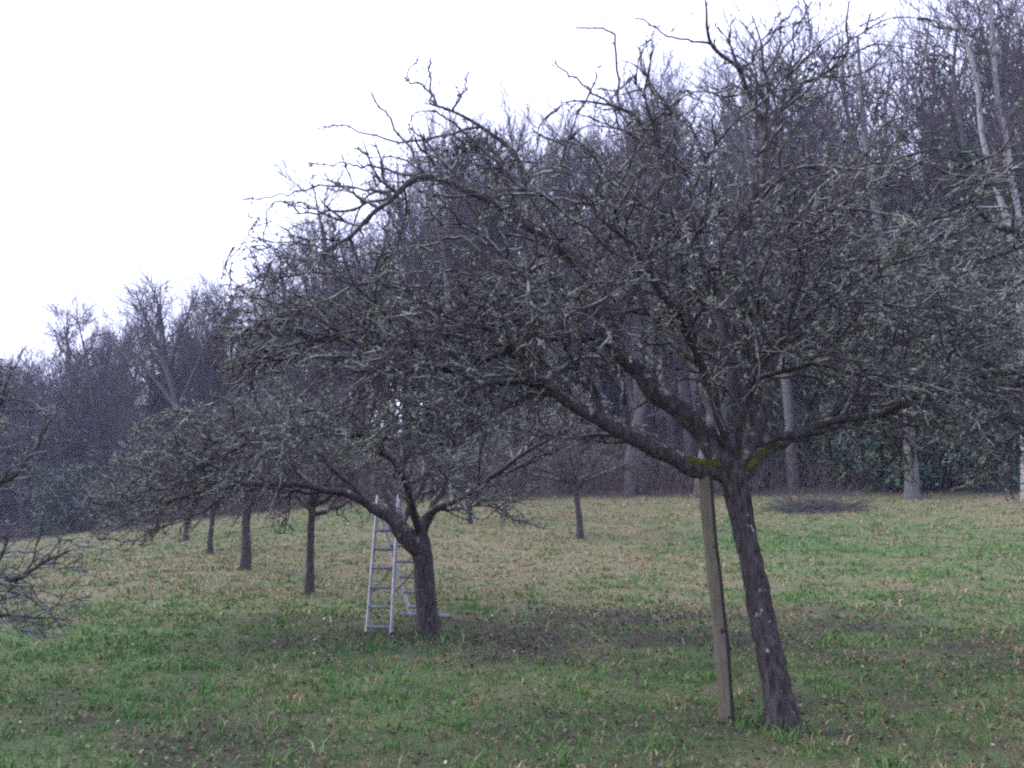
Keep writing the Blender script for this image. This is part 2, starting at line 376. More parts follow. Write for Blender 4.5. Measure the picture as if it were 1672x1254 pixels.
c = mixc(t, wob(sp.outputs[0], 1.1), straw, green); c = mixc(t, wob(sp.outputs[1], .9), c, litter_shade)
t.links.new(c, b.inputs['Base Color'])
bp = N(t, 'ShaderNodeBump', Strength=.8, Distance=.05); t.links.new(fine, bp.inputs['Height']); t.links.new(bp.outputs[0], b.inputs['Normal'])
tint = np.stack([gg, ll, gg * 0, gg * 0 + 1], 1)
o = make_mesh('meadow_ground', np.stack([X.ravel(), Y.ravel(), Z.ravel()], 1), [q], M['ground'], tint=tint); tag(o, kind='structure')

# grass blades and fallen leaves
rs = np.random.RandomState(11)
def scatter(n, dens, y0, y1):
    yy = np.linspace(y0, y1, 600); w = dens(yy) * (1.32 * yy + 5); cdf = np.cumsum(w); cdf /= cdf[-1]
    y = np.interp(rs.rand(n), cdf, yy); x = (rs.rand(n) * 2 - 1) * (.66 * y + 2.5); return x, y
dens = lambda v: np.minimum(1, (8 / v)) ** 1.5
x1, y1 = scatter(390000, dens, 4.3, 82); x2, y2 = scatter(31000, dens, 4.3, 82)
for bu, bv, br_ in ((1282, 1192, .15), (1186, 1180, .07), (699, 1041, .19)):
    bp_ = hit(bu, bv); aa = rs.rand(70) * 6.283; rr_ = br_ + rs.rand(70) ** 1.5 * .22
    x2 = np.concatenate([x2, bp_[0] + np.cos(aa) * rr_]); y2 = np.concatenate([y2, bp_[1] + np.sin(aa) * rr_])
reps = rs.randint(6, 15, len(x2)); big = np.minimum(rs.lognormal(-.05, .34, len(x2)), 2); big[-210:] *= 1.2; tr_ = rs.uniform(.018, .06, len(x2)) * np.clip(y2 / 8, 1, 5) ** .7 * big
gq = rs.rand(len(x2)); ta = rs.rand(reps.sum()) * 6.283; td = np.sqrt(rs.rand(reps.sum()))
x = np.concatenate([x1, np.repeat(x2, reps) + np.cos(ta) * td * np.repeat(tr_, reps)]); y = np.concatenate([y1, np.repeat(y2, reps) + np.sin(ta) * td * np.repeat(tr_, reps)])
sel = np.concatenate([rs.rand(len(x1)), np.clip(np.repeat(gq, reps) + rs.normal(0, .09, reps.sum()), 0, 1)]); tsz = np.concatenate([np.full(len(x1), .58), np.repeat(big, reps) * 1.1])
lean0 = np.concatenate([rs.rand(len(x1)) * 6.283, ta + rs.normal(0, .6, len(ta))]); NB = len(x)
keep = (y < edge_y(x) + 1) & (y > 3.5)
g, l = zones(x, y); tuft = fbm(x, y, 2.3, 3); keep &= rs.rand(NB) < np.clip(1.1 - .7 * l, .2, 1) * np.clip(.3 + 1.9 * (tuft - .3), .2, 1)
x, y, g, l, tuft, sel, tsz, lean0 = [v[keep] for v in (x, y, g, l, tuft, sel, tsz, lean0)]; n = len(x); z = ground(x, y) - .006
far = np.clip(y / 8, 1, 5)
isg = sel < np.clip(g * 1.0 + .02, .06, .90)
h = rs.uniform(.03, .085, n) * (0.5 + .8 * tuft) * tsz * np.where(isg, 1.0, .85) * far ** .25; tall = rs.rand(n) < .008; h[tall] *= 1.6; h = np.minimum(h, .15 * far ** .3)
wdt = rs.uniform(.0028, .0055, n) * far ** .9
az = rs.rand(n) * 2 * np.pi; lean = rs.uniform(.2, 1.2, n) * h * np.where(isg, .95, 1.7); la = lean0
cx, sx_ = np.cos(az) * wdt, np.sin(az) * wdt; lx, ly = np.cos(la) * lean, np.sin(la) * lean
V = np.zeros((n, 5, 3)); V[:, 0] = np.stack([x - cx, y - sx_, z], 1); V[:, 1] = np.stack([x + cx, y + sx_, z], 1)
V[:, 2] = np.stack([x + cx * .8 + lx * .3, y + sx_ * .8 + ly * .3, z + h * .6], 1); V[:, 3] = np.stack([x - cx * .8 + lx * .3, y - sx_ * .8 + ly * .3, z + h * .6], 1)
V[:, 4] = np.stack([x + lx, y + ly, z + h * np.where(isg, 1, .8)], 1)
b0 = np.arange(n)[:, None] * 5
br = rs.uniform(.6, 1.45, (n, 1)); hue = rs.rand(n, 1)
cg = (np.array([.046, .135, .034]) * (1 - hue) + np.array([.112, .20, .052]) * hue) * br
cs = (np.array([.165, .128, .068]) * (1 - hue) + np.array([.29, .25, .135]) * hue) * br
cc = np.where(isg[:, None], cg, cs); cc[tall & ~isg] *= 1.5
tint = np.ones((n, 5, 4)); tint[:, :, :3] = cc[:, None, :]
o = make_mesh('grass', V.reshape(-1, 3), [b0 + np.array([0, 1, 2, 3]), b0 + np.array([3, 2, 4])], M['grass'], smooth=False, tint=tint.reshape(-1, 4)); tag(o, 'short winter meadow grass, part green and part straw', 'grass', kind='stuff')
NL = 48000
x, y = scatter(NL, lambda v: np.minimum(1, (8 / v)) ** 1.6, 4.5, 30)
g, l = zones(x, y); keep = rs.rand(NL) < np.clip(.24 + l * 1.0, 0, 1); x, y, l = x[keep], y[keep], l[keep]; n = len(x)
z = ground(x, y) + rs.uniform(.012, .05, n); s = rs.uniform(.008, .021, n) * np.clip(y / 9, 1, 2.2) ** .6; az = rs.rand(n) * 6.283
A = np.stack([np.cos(az), np.sin(az), rs.uniform(-.6, .6, n)], 1); B = np.stack([-np.sin(az), np.cos(az), rs.uniform(-.5, .5, n)], 1); P = np.stack([x, y, z], 1); up = np.array([0, 0, 1.0]); S = s[:, None]
cu = rs.uniform(.2, .9, (n, 1)) * S
V = np.stack([P - A * S * 1.2, P - A * S * .3 + B * S * .75 + up * cu, P + A * S * .6 + B * S * .6 + up * cu * .8, P + A * S * 1.3 + up * cu * .3, P + A * S * .6 - B * S * .6 + up * cu, P - A * S * .3 - B * S * .75 + up * cu * .7], 1)
b0 = np.arange(n)[:, None] * 6; k = rs.rand(n, 1); br = rs.uniform(.45, 1.5, (n, 1))
cc = (np.array([.055, .04, .032]) * (1 - k) + np.array([.16, .115, .085]) * k) * br; pal = rs.rand(n) < .006; cc[pal] = np.array([.42, .40, .36]) * rs.uniform(.7, 1.1, (pal.sum(), 1))
tint = np.ones((n, 6, 4)); tint[:, :, :3] = cc[:, None, :]
o = make_mesh('fallen_leaves', V.reshape(-1, 3), [b0 + np.array([0, 1, 2, 3]), b0 + np.array([0, 3, 4, 5])], M['leaf'], smooth=False, tint=tint.reshape(-1, 4)); tag(o, 'brown fallen leaves littering the grass', 'leaves', kind='stuff')

# ------------------------------------------------------------------ the leaning front apple tree
def ell(cx, cy, cz, rx, ry0, ry1, rz):
    def f(x, y, z):
        ry = ry0 if y < cy else ry1
        return ((x - cx) / rx) ** 2 + ((y - cy) / ry) ** 2 + ((z - cz) / rz) ** 2 < 1
    return f
def front_tree():
    rng = random.Random(3); base = hit(1282, 1192); Yb = base[1]; dY = Yb - 6.9
    root = empty('apple_tree', base, 'big leaning apple tree in front, its low mossy limb held up by a wooden post', 'tree')
    k = 6.9
    def pp(rows, k=7): return spline(px_path([(u, v, Y + dY, r) for u, v, Y, r in rows]), k)
    trunk = pp([(1284, 1212, 6.88, .128), (1272, 1140, 6.9, .118), (1252, 1040, 6.93, .106), (1233, 950, 6.96, .1), (1214, 860, 7, .097), (1200, 800, 7.0, .105), (1192, 765, 7.0, .098), (1187, 740, 7.0, .07)], 16)
    tr, _ = bark_tube('trunk', trunk, M['trunk'], root, base, 56, .17, .5, seed=4)
    e1 = ell(-.5, 6.8 + dY, 3.25, 1.95, 1.7, 2.4, 1.75); e2 = ell(2.9, 7.3 + dY, 3.6, 3.4, 2.5, 3.6, 2.75); e3 = ell(1.0, 7 + dY, 3.0, 2.8, 1.9, 3, 1.6)
    nz = lambda x, y, z: .25 * mnoise.noise(Vector((x, y, z * .6)) * .9)
    def env(x, y, z):
        w = nz(x, y, z)
        if z < 2.12 + w * 1.6 - (.28 if x > 2.6 else 0): return False
        return e1(x, y, z + w) or e2(x, y, z + w) or e3(x, y, z + w)
    limbs = {
     'A': [(1195, 785, 7, .06), (1165, 770, 6.95, .063), (1130, 766, 6.9, .058), (1085, 745, 6.8, .053), (1030, 712, 6.7, .046), (970, 682, 6.6, .042), (907, 642, 6.5, .034), (870, 627, 6.4, .024), (834, 620, 6.3, .019), (784, 633, 6.2, .015), (733, 652, 6.1, .012)],
     'A2': [(925, 655, 6.52, .028), (880, 620, 6.6, .022), (834, 580, 6.8, .018), (780, 545, 7.1, .014), (720, 520, 7.4, .01)],
     'A3': [(905, 642, 6.5, .02), (875, 638, 6.35, .017), (844, 652, 6.2, .015), (804, 679, 6.1, .012), (760, 715, 6.0, .008)],
     'B': [(1188, 770, 7, .085), (1168, 741, 7.0, .083), (1135, 690, 7.0, .076), (1100, 660, 7.02, .068), (1065, 636, 7.05, .064), (1035, 605, 7.1, .06), (1002, 566, 7.1, .058), (985, 510, 7.1, .052), (968, 460, 7.1, .048), (930, 415, 7.05, .043), (871, 374, 7, .04), (830, 347, 6.95, .036), (790, 326, 6.9, .032), (735, 294, 6.85, .03), (680, 296, 6.8, .026), (650, 316, 6.75, .022), (608, 348, 6.7, .018), (570, 388, 6.65, .013), (520, 425, 6.6, .009)],
     'B2': [(1003, 568, 7.1, .042), (975, 550, 7.0, .038), (934, 546, 6.9, .034), (894, 547, 6.8, .031), (851, 557, 6.7, .029), (817, 576, 6.6, .026), (750, 602, 6.5, .024), (700, 607, 6.45, .022), (650, 601, 6.4, .02), (606, 580, 6.4, .017), (555, 542, 6.4, .013), (500, 505, 6.4, .009)],
     'B3': [(871, 376, 7, .03), (858, 320, 7.05, .026), (847, 262, 7.1, .021), (801, 216, 7.1, .016), (752, 185, 7.1, .012), (706, 170, 7.1, .009)],
     'B4': [(960, 450, 7.1, .036), (990, 390, 7.3, .03), (1000, 330, 7.5, .025), (985, 280, 7.6, .02), (950, 235, 7.7, .013)],
     'C': [(1195, 765, 7, .075), (1225, 725, 7.05, .068), (1234, 710, 7.08, .062), (1214, 662, 7.1, .052), (1200, 608, 7.15, .048), (1186, 555, 7.2, .044), (1178, 490, 7.25, .04), (1165, 450, 7.25, .036), (1149, 420, 7.2, .032), (1122, 360, 7.15, .028), (1092, 280, 7.1, .023), (1050, 205, 7.1, .017), (1000, 172, 7.1, .012), (930, 165, 7.1, .007)],
     'C2': [(1180, 500, 7.25, .034), (1188, 440, 7.3, .032), (1215, 360, 7.35, .03), (1243, 291, 7.35, .028), (1248, 222, 7.35, .026), (1228, 165, 7.3, .02), (1200, 112, 7.2, .017), (1158, 64, 7.1, .013), (1150, 5, 7.1, .008)],
     'C3': [(1248, 224, 7.35, .02), (1282, 165, 7.4, .017), (1330, 128, 7.5, .014), (1380, 85, 7.5, .011), (1382, 5, 7.5, .007)],
     'D': [(1228, 722, 7.06, .052), (1246, 670, 7.2, .045), (1257, 610, 7.3, .04), (1272, 530, 7.5, .034), (1302, 450, 7.7, .03), (1345, 370, 7.9, .025), (1390, 290, 8.1, .02), (1430, 220, 8.2, .013)],
     'D2': [(1205, 640, 7.1, .022), (1242, 614, 7.0, .021), (1295, 601, 6.8, .02), (1326, 592, 6.65, .019), (1396, 612, 6.4, .015), (1470, 620, 6.2, .01)],
     'E': [(1218, 725, 7.04, .04), (1250, 719, 7.1, .038), (1305, 711, 7.1, .034), (1358, 690, 7.05, .031), (1410, 676, 7, .029), (1467, 665, 6.95, .026), (1510, 654, 6.9, .023), (1560, 650, 6.85, .018), (1640, 640, 6.8, .012)],
     'F': [(1200, 790, 7, .05), (1222, 772, 7.05, .045), (1252, 741, 7.2, .04), (1285, 722, 7.5, .036), (1340, 690, 7.9, .03), (1410, 640, 8.4, .024), (1490, 580, 8.9, .017), (1560, 540, 9.3, .011)],
     'G': [(1192, 768, 7, .05), (1180, 715, 7.3, .045), (1150, 640, 7.8, .036), (1120, 570, 8.3, .028), (1080, 500, 8.8, .02), (1030, 430, 9.3, .012)],
     'H': [(1196, 760, 7, .032), (1210, 690, 6.75, .028), (1248, 600, 6.4, .023), (1310, 520, 6.1, .018), (1400, 455, 5.8, .014), (1490, 420, 5.6, .009)],
     'I': [(1194, 758, 7, .04), (1170, 660, 6.7, .034), (1120, 540, 6.3, .028), (1050, 430, 6.0, .02), (980, 350, 5.8, .012)],
    }
    # the top of the crown is open: twigs thin out upwards
    AF = dict(APPLE, ctr=(1.9, 7.1 + dY), thin=lambda p: 1 + 1.7 * min(1, max(0, (p[2] - 3.7 + .35 * (p[0] < .6)) / 1.1)))
    T = Tubes(); ctr = (1.9, 7.1 + dY, 2.3)
    LIMBP = []
    fat = {'A': 1.25, 'A2': 1.3, 'A3': 1.2, 'B': 1.28, 'B2': 1.55, 'B3': 1.15, 'C': 1.2, 'C2': 1.15, 'C3': 1.1, 'D': 1.15, 'E': 1.15}
    for nme, rows in limbs.items():
        rows = [(u, v, Y, r * (1 + (fat.get(nme, 1) - 1) * min(1, .3 + i_ * .25) * (1 if i_ < 10 else .2))) for i_, (u, v, Y, r) in enumerate(rows)]
        o, p = bark_tube('limb', pp(rows), M['limb'], root, base, 14, .12, 0, .045, seed=ord(nme[0]) + len(nme))
        LIMBP.append(p)
        from_scaffold(T, p, AF, rng, env, .12 if len(nme) > 1 else .22, .195 if nme in ('B2', 'A', 'A2', 'A3', 'B') else .25, ctr)
    # long whips reaching out of the crown on the left and top
    W = dict(APPLE, len=((1, 2), (.9, 1.9), (.3, .6), (.06, .2), (.015, .04)), space=(.22, .24, .16, .07, 0), first=(.2, .3, .2, .1, 0), up=(.9, .2, .5, .5, 1), droop=(.9, .5, .5, .5, 0))
    for rows in ([(660, 345), (555, 398), (480, 436), (378, 470)], [(600, 300), (555, 302), (470, 316), (398, 327)], [(700, 275), (600, 272), (560, 268), (500, 266)], [(650, 330), (520, 350), (450, 330), (430, 390)],
                 [(706, 172), (690, 140), (664, 130), (684, 95)], [(706, 172), (702, 140), (701, 92)], [(735, 185), (755, 150), (764, 118)], [(700, 235), (640, 200), (605, 150)], [(760, 232), (650, 230), (560, 205), (520, 210)],
                 [(1000, 172), (940, 130), (905, 100)], [(1040, 120), (1000, 60), (940, 45)], [(1156, 64), (1100, 60), (1040, 30)], [(1200, 112), (1260, 60), (1300, 10)], [(600, 520), (500, 500), (430, 520), (380, 560)], [(560, 420), (500, 440), (430, 455), (410, 405)],
                 [(1330, 128), (1300, 60), (1325, 5)]):
        AL = np.concatenate(LIMBP); q0 = np.array(at(*rows[0], 7.0 + dY)); kk = np.argmin(np.linalg.norm((AL[:, :3] - q0) * np.array([1, .25, 1]), axis=1)); st = AL[kk]
        pts = spline([(*st[:3], .013)] + px_path([(u, v, st[1] + .1 * rng.uniform(-1, 1), .0115 - .002 * i) for i, (u, v) in enumerate(rows)][1:]), 6)
        for i in range(1, len(pts)): pts[i, :3] += np.array([rng.gauss(0, .012) for _ in range(3)])
        T.add([tuple(q) for q in pts[:, :3]], list(np.maximum(pts[:, 3], .0025)))
        a = 0
        for i in range(2, len(pts) - 1, 1):
            d = pts[i + 1, :3] - pts[i, :3]; d = tuple(d / np.linalg.norm(d))
            if rng.random() < .45: grow(T, tuple(pts[i, :3]), turn(d, R(rng.uniform(35, 75)), rng), rng.uniform(.06, .28), .004, 3, W, rng, None)
            if rng.random() < .6: grow(T, tuple(pts[i, :3]), turn(d, R(rng.uniform(50, 90)), rng), rng.uniform(.02, .05), .0045, 4, W, rng, None)
    # dense clump of old spurs high on the left limb, as in the photograph
    c0 = np.array(at(765, 238, 6.9 + dY))
    for _ in range(170):
        q = c0 + np.array([rng.gauss(0, .11), rng.gauss(0, .07), rng.gauss(0, .035)])
        grow(T, tuple(q), turn((0, 0, 1), R(rng.uniform(10, 100)), rng), rng.uniform(.04, .12), .0055, 3, W, rng, None)
    pts = [p for L in T.d.values() for p, r in L if r[0] < .006]
    rs2 = np.random.RandomState(2); sel = rs2.choice(len(pts), 260, replace=False); LP = np.array([pts[s_][-1] for s_ in sel])
    T.build('crown', M['twig'], root, base); lichen_tufts(T, root, base, 6500, 5)
    V, Fq = leaf_faces(LP, rs2, .022); make_mesh('withered_leaves', V - np.array(base), [Fq], M['dead_leaf'], root)
    # moss cushions on the two low limbs
    for rows in ([(1178, 760, 6.92, .02), (1160, 757, 6.9, .032), (1130, 753, 6.86, .034), (1110, 746, 6.82, .026), (1095, 738, 6.8, .010)], [(1214, 768, 7.0, .018), (1224, 760, 7.03, .034), (1240, 744, 7.1, .03), (1262, 724, 7.22, .012)]):
        o, mp = bark_tube('moss', pp(rows), M['moss'], root, base, 14, .5, seed=9)
        r3 = np.random.RandomState(3); ki = r3.randint(0, len(mp), 700); dv = r3.normal(0, 1, (700, 3)); dv /= np.linalg.norm(dv, axis=1, keepdims=True); dv[:, 2] = np.abs(dv[:, 2]) - .3
        V, Fq = leaf_faces(mp[ki, :3] + dv * (mp[ki, 3:] * r3.uniform(.9, 1.25, (700, 1))) + r3.normal(0, .008, (700, 3)), r3, .0075); make_mesh('moss', V - np.array(base), [Fq], M['moss'], root, smooth=False)
    m0 = spline([(base[0] + .07 * math.cos(a), base[1] - .11 + .03 * math.sin(a), base[2] + .01 + .03 * math.sin(a * 2), .03) for a in np.linspace(-1.2, 2.4, 6)], 5)
    bark_tube('moss', m0, M['moss'], root, base, 10, .4, seed=3)
    print('front crown polylines', T.count()); return root, dY
front, DY = front_tree()

# ------------------------------------------------------------------ generic orchard tree
def orchard(name, base, label, seed, H=4.3, rad=3.0, th=1.55, tr=.12, lean=(0, 0), twig='twig_dark', limbs=7, low=1.25, group=None, C=APPLE, space=.24, nz_amp=.3, rmul=1.0):
    rng = random.Random(seed); root = empty(name, base, label, 'tree', group)
    bx, by, bz = base
    top = (bx + lean[0], by + lean[1], bz + th)
    tp = spline([(bx, by, bz - .06, tr * 1.1), (bx + lean[0] * .3 + rng.uniform(-.03, .03), by + lean[1] * .3, bz + th * .35, tr * .88), (bx + lean[0] * .7 + rng.uniform(-.03, .03), by + lean[1] * .7, bz + th * .7, tr * .8), (*top, tr * .78), (top[0] + lean[0] * .1, top[1], top[2] + .25, tr * .45)], 6)
    bark_tube('trunk', tp, M['trunk'], root, base, 16, .12, .3, seed=seed)
    zc_ = bz + low + (H - low) * .42
    e = ell(top[0], top[1], zc_, rad, rad, rad, H - (zc_ - bz))
    def env(x, y, z):
        w = nz_amp * mnoise.noise(Vector((x, y, z)) * .8 + Vector((seed, 0, 0)))
        return z > bz + low + w and e(x, y, z + w)
    T = Tubes()
    for k in range(limbs):
        a = 2 * math.pi * (k + rng.uniform(-.3, .3)) / limbs; L = rad * rng.uniform(.7, .95); rise = rng.uniform(.15, 1.0) * (H - th) * .75 * rmul
        if k % 3 == 2: L *= .5; rise = (H - th) * .85
        c, s_ = math.cos(a), math.sin(a); x0, y0, z0 = top[0], top[1], top[2] + rng.uniform(-.15, .15)
        ctrl = [(x0, y0, z0 - .05, tr * .6), (x0 + c * L * .22, y0 + s_ * L * .22, z0 + rise * .3, tr * .5), (x0 + c * L * .5, y0 + s_ * L * .5, z0 + rise * .75, tr * .36), (x0 + c * L * .78, y0 + s_ * L * .78, z0 + rise * 1.0, tr * .22), (x0 + c * L, y0 + s_ * L, z0 + rise * .92, tr * .1)]
        o, p = bark_tube('limb', spline(ctrl, 5), M['limb'], root, base, 9, .1, 0, .1, seed=seed + k)
        from_scaffold(T, p, dict(C, ctr=(top[0], top[1])), rng, env, .15, space, (top[0], top[1], bz + th))
    T.build('crown', M[twig], root, base); print(name, T.count())
    if twig in ('twig_pale', 'twig_blue'): lichen_tufts(T, root, base, 2200, seed)
    return root
APPLE_LO = dict(APPLE, levels=4, len=((1, 2), (.8, 1.7), (.4, 1.0), (.12, .42), (.02, .05)), space=(.22, .13, .085, .07, 0), rad=(.05, .022, .011, .007, .006))

# ------------------------------------------------------------------ second apple tree beside the ladder
def ladder_tree():
    rng = random.Random(8); base = hit(699, 1041); Yb = base[1]; dY = Yb - 13.4
    root = empty('apple_tree', base, 'low spreading apple tree with a forked trunk right beside the ladder', 'tree')
    def pp(rows): return spline(px_path([(u, v, Y + dY, r) for u, v, Y, r in rows]), 6)
    bark_tube('trunk', pp([(700, 1050, 13.4, .165), (697, 1000, 13.4, .15), (693, 940, 13.4, .142), (689, 900, 13.4, .14), (686, 878, 13.4, .12), (684, 866, 13.4, .07)]), M['trunk'], root, base, 24, .1, .25, seed=2)
    e = ell(-1.6, 13.6 + dY, 2.15, 4.3, 3.4, 4.2, 1.7); e2 = ell(-2.8, 13 + dY, 1.75, 2.85, 2.3, 3.4, 1.2)
    def env(x, y, z):
        w = .3 * mnoise.noise(Vector((x, y, z)) * .8)
        if abs(x + 1.95) < .5 and z < 2.2 + w * .3: return False
        return z > 1.62 + w - .12 * max(0, -x - 2.5) and (e(x, y, z + w) or e2(x, y, z + w))
    limbs = [[(692, 915, 13.4, .12), (676, 884, 13.37, .138), (655, 862, 13.35, .130), (628, 842, 13.3, .098), (590, 818, 13.2, .062), (540, 800, 13.0, .045), (450, 788, 12.7, .036), (340, 800, 12.4, .025), (215, 842, 12.1, .010)],
             [(640, 845, 13.3, .06), (630, 800, 13.4, .052), (610, 730, 13.6, .042), (540, 672, 13.8, .034), (450, 682, 14, .026), (350, 730, 14, .018), (255, 795, 14, .009)],
             [(688, 890, 13.4, .085), (693, 850, 13.35, .08), (700, 840, 13.3, .06), (728, 825, 13.2, .05), (775, 800, 13, .042), (850, 745, 12.7, .03), (935, 700, 12.5, .014)],
             [(652, 858, 13.36, .05), (673, 815, 13.5, .045), (700, 765, 13.7, .038), (722, 705, 14, .028), (775, 660, 14.3, .013)],
             [(686, 872, 13.4, .06), (655, 780, 12.4, .045), (600, 715, 11.5, .03), (520, 700, 10.9, .013)],
             [(690, 866, 13.4, .06), (735, 780, 14.4, .045), (790, 705, 15.4, .03), (860, 670, 16.2, .013)],
             [(690, 866, 13.4, .05), (640, 770, 14.6, .04), (560, 720, 15.6, .028), (450, 720, 16.4, .012)],
             [(600, 820, 13.2, .045), (520, 740, 13.0, .035), (440, 715, 12.9, .027), (330, 755, 12.9, .018), (225, 810, 12.9, .009)],
             [(560, 806, 13.1, .035), (470, 800, 13.6, .028), (380, 790, 14, .02), (270, 815, 14.2, .01)]]
    T = Tubes()
    for k, rows in enumerate(limbs):
        o, p = bark_tube('limb', pp(rows), M['limb'], root, base, 11, .12, 0, .06, seed=k)
        from_scaffold(T, p, dict(APPLE, ctr=(-1.3, 13.5 + dY), sag=.07), rng, env, .2, .28, (-1.6, 13.5 + dY, 1.6))
    T.build('crown', M['twig'], root, base); lichen_tufts(T, root, base, 3600, 6, .0135); print('ladder tree', T.count()); return dY
DY2 = ladder_tree()

# neighbours reaching in from outside the frame, and the orchard rows behind
def left_tree():
    rng = random.Random(21); x, y = at(-360, 800, 8.6)[:2]; base = (x, y, gz(x, y))
    root = empty('apple_tree', base, 'apple tree at the left edge, only its open grey lichened branch ends showing', 'tree'); T = Tubes()
    def pp(rows): return spline(px_path(rows), 6)
    bark_tube('trunk', spline([(x, y, base[2] - .05, .14), (x + .05, y, base[2] + .6, .11), (x + .1, y, base[2] + 1.05, .1)], 6), M['trunk'], root, base, 16, .12, .3, seed=3)
    e = ell(x + .1, 8.6, 1.7, 3.1, 2.4, 2.4, 2.05)
    def env(a, b, c): w = .3 * mnoise.noise(Vector((a, b, c))); return c > .5 + w * .6 and e(a, b, c + w)
    C = dict(APPLE, ctr=(x, y), space=(.3, .17, .12, .07, 0), rad=(.05, .018, .008, .005, .005))
    s0 = (-345, 850, 8.6, .075)
    for k, rows in enumerate([[s0, (-220, 830, 8.5, .06), (-90, 812, 8.4, .04), (0, 788, 8.3, .026), (52, 738, 8.3, .018), (78, 690, 8.3, .008)], [s0, (-230, 920, 8.3, .05), (-110, 955, 8.1, .036), (0, 950, 8.0, .026), (60, 925, 8.0, .018), (115, 895, 8.0, .009)],
                              [s0, (-230, 950, 8.8, .045), (-100, 1010, 8.8, .03), (0, 1000, 8.7, .02), (72, 1008, 8.7, .009)], [s0, (-240, 730, 8.8, .055), (-110, 690, 8.9, .034), (-20, 680, 9, .02), (14, 630, 9, .013), (32, 572, 9, .006)],
                              [s0, (-280, 680, 8.6, .05), (-180, 590, 8.6, .03), (-70, 580, 8.7, .016), (0, 590, 8.7, .008)], [s0, (-230, 800, 9.5, .05), (-100, 770, 10.3, .03), (0, 800, 10.6, .015)], [s0, (-460, 760, 8.6, .055), (-620, 700, 8.6, .03), (-740, 730, 8.6, .012)], [s0, (-380, 720, 7.6, .05), (-420, 640, 6.9, .03), (-440, 640, 6.4, .012)]]):
        o, p = bark_tube('limb', pp(rows), M['limb'], root, base, 10, .12, 0, .05, seed=k); from_scaffold(T, p, C, rng, env, .25, .22, (x, y, 1.0), .75)
    T.build('crown', M['twig_blue'], root, base); lichen_tufts(T, root, base, 1200, 4)
left_tree()
x, y = at(1960, 800, 8.8)[:2]
orchard('apple_tree', (x, y, gz(x, y)), 'pale lichen-crusted apple tree reaching in from the right edge of the photo', 34, 5.0, 4.3, 1.6, .13, (-.2, 0), 'twig_pale', 10, 1.6, space=.42, C=dict(APPLE, space=(.22, .16, .11, .07, 0), len=((1, 2), (1.3, 2.6), (.5, 1.3), (.14, .48), (.018, .055))))
spots = [(505, 971, 'orchard tree with a straight dark trunk, first one left behind the ladder', .092, 1.75, 3.9, 2.5, 41),
         (400, 931, 'orchard tree with a stout grey trunk, left of the dark straight one', .14, 1.7, 4.3, 2.8, 42),
         (343, 905, 'short thin-trunked orchard tree behind the drooping branch tips of the ladder tree', .10, 1.5, 4.2, 2.7, 43),
         (303, 883, 'small far orchard tree almost hidden behind hanging twigs, left of the thin-trunked one', .13, 1.5, 4.4, 2.9, 44),
         (191, 866, 'farthest left orchard tree, its bluish stump-like trunk clear of the drooping crown', .2, 1.6, 4.5, 3.0, 45),
         (947, 880, 'lone orchard tree with a slim grey trunk between the ladder and the leaning tree', .115, 1.9, 4.6, 3.4, 46),
         (768, 856, 'far slim orchard tree just right of the ladder tree trunk', .11, 1.8, 4.6, 3.2, 47)]
for u, v, lab, tr, th, H, rad, sd_ in spots:
    orchard('orchard_tree', hit(u, v), lab, sd_, H, rad, th, tr, (-.12 if u > 800 else 0, 0), 'twig_dark', 7, th - .35, 'orchard trees in rows behind', APPLE_LO, .26)

# ------------------------------------------------------------------ wooden prop and ladder
def box(V, Fl, c, ax, ay, az_, hx, hy, hz, bev=.12):
    """bevelled box along axes, appended to lists"""
    c = np.array(c); ax, ay, az_ = (np.array(k) / np.linalg.norm(k) for k in (ax, ay, az_)); b0 = len(V)
    m_ = min(hx, hy) * bev
    prof = [(-hx + m_, -hy), (hx - m_, -hy), (hx, -hy + m_), (hx, hy - m_), (hx - m_, hy), (-hx + m_, hy), (-hx, hy - m_), (-hx, -hy + m_)]
    for s in (-1, 1):
        for a_, b_ in prof: V.append(c + ax * a_ + ay * b_ + az_ * hz * s)
    for k in range(8): Fl.append([b0 + k, b0 + (k + 1) % 8, b0 + 8 + (k + 1) % 8, b0 + 8 + k])
    for s in (0, 8): Fl.append([b0 + s, b0 + s + 1, b0 + s + 2, b0 + s + 3]); Fl.append([b0 + s, b0 + s + 3, b0 + s + 4, b0 + s + 7]); Fl.append([b0 + s + 4, b0 + s + 5, b0 + s + 6, b0 + s + 7])
def box_obj(name, boxes, material, parent, off, **kw):
    V, Fl = [], []
    for a in boxes: box(V, Fl, *a, **kw)
    return make_mesh(name, np.array(V) - np.array(off), [np.array(Fl)], material, parent, smooth=False)
pb = np.array(hit(1186, 1180)); pt = np.array(at(1153, 778, 6.93 + DY))
root = empty('prop_post', pb, 'square wooden post propping up the mossy limb of the leaning tree', 'post')
az_ = pt - pb; L = np.linalg.norm(az_); az_ /= L; ang = R(-27)
ax = np.array([math.cos(ang), math.sin(ang), 0]); ax -= az_ * ax.dot(az_); ax /= np.linalg.norm(ax); ay = np.cross(az_, ax)
V = []; nseg = 26; prof = [(-.86, -1), (.86, -1), (1, -.86), (1, .86), (.86, 1), (-.86, 1), (-1, .86), (-1, -.86)]
for i in range(nseg + 1):
    tt = i / nseg; c = pb + az_ * (L * tt - .12 * (1 - tt)); c = c + ax * .012 * math.sin(tt * 5) + ay * .006 * math.sin(tt * 7)
    w = .052 - .004 * tt + .002 * math.sin(tt * 23)
    for a_, b_ in prof: V.append(c + ax * a_ * w + ay * b_ * w * .85 - pb)
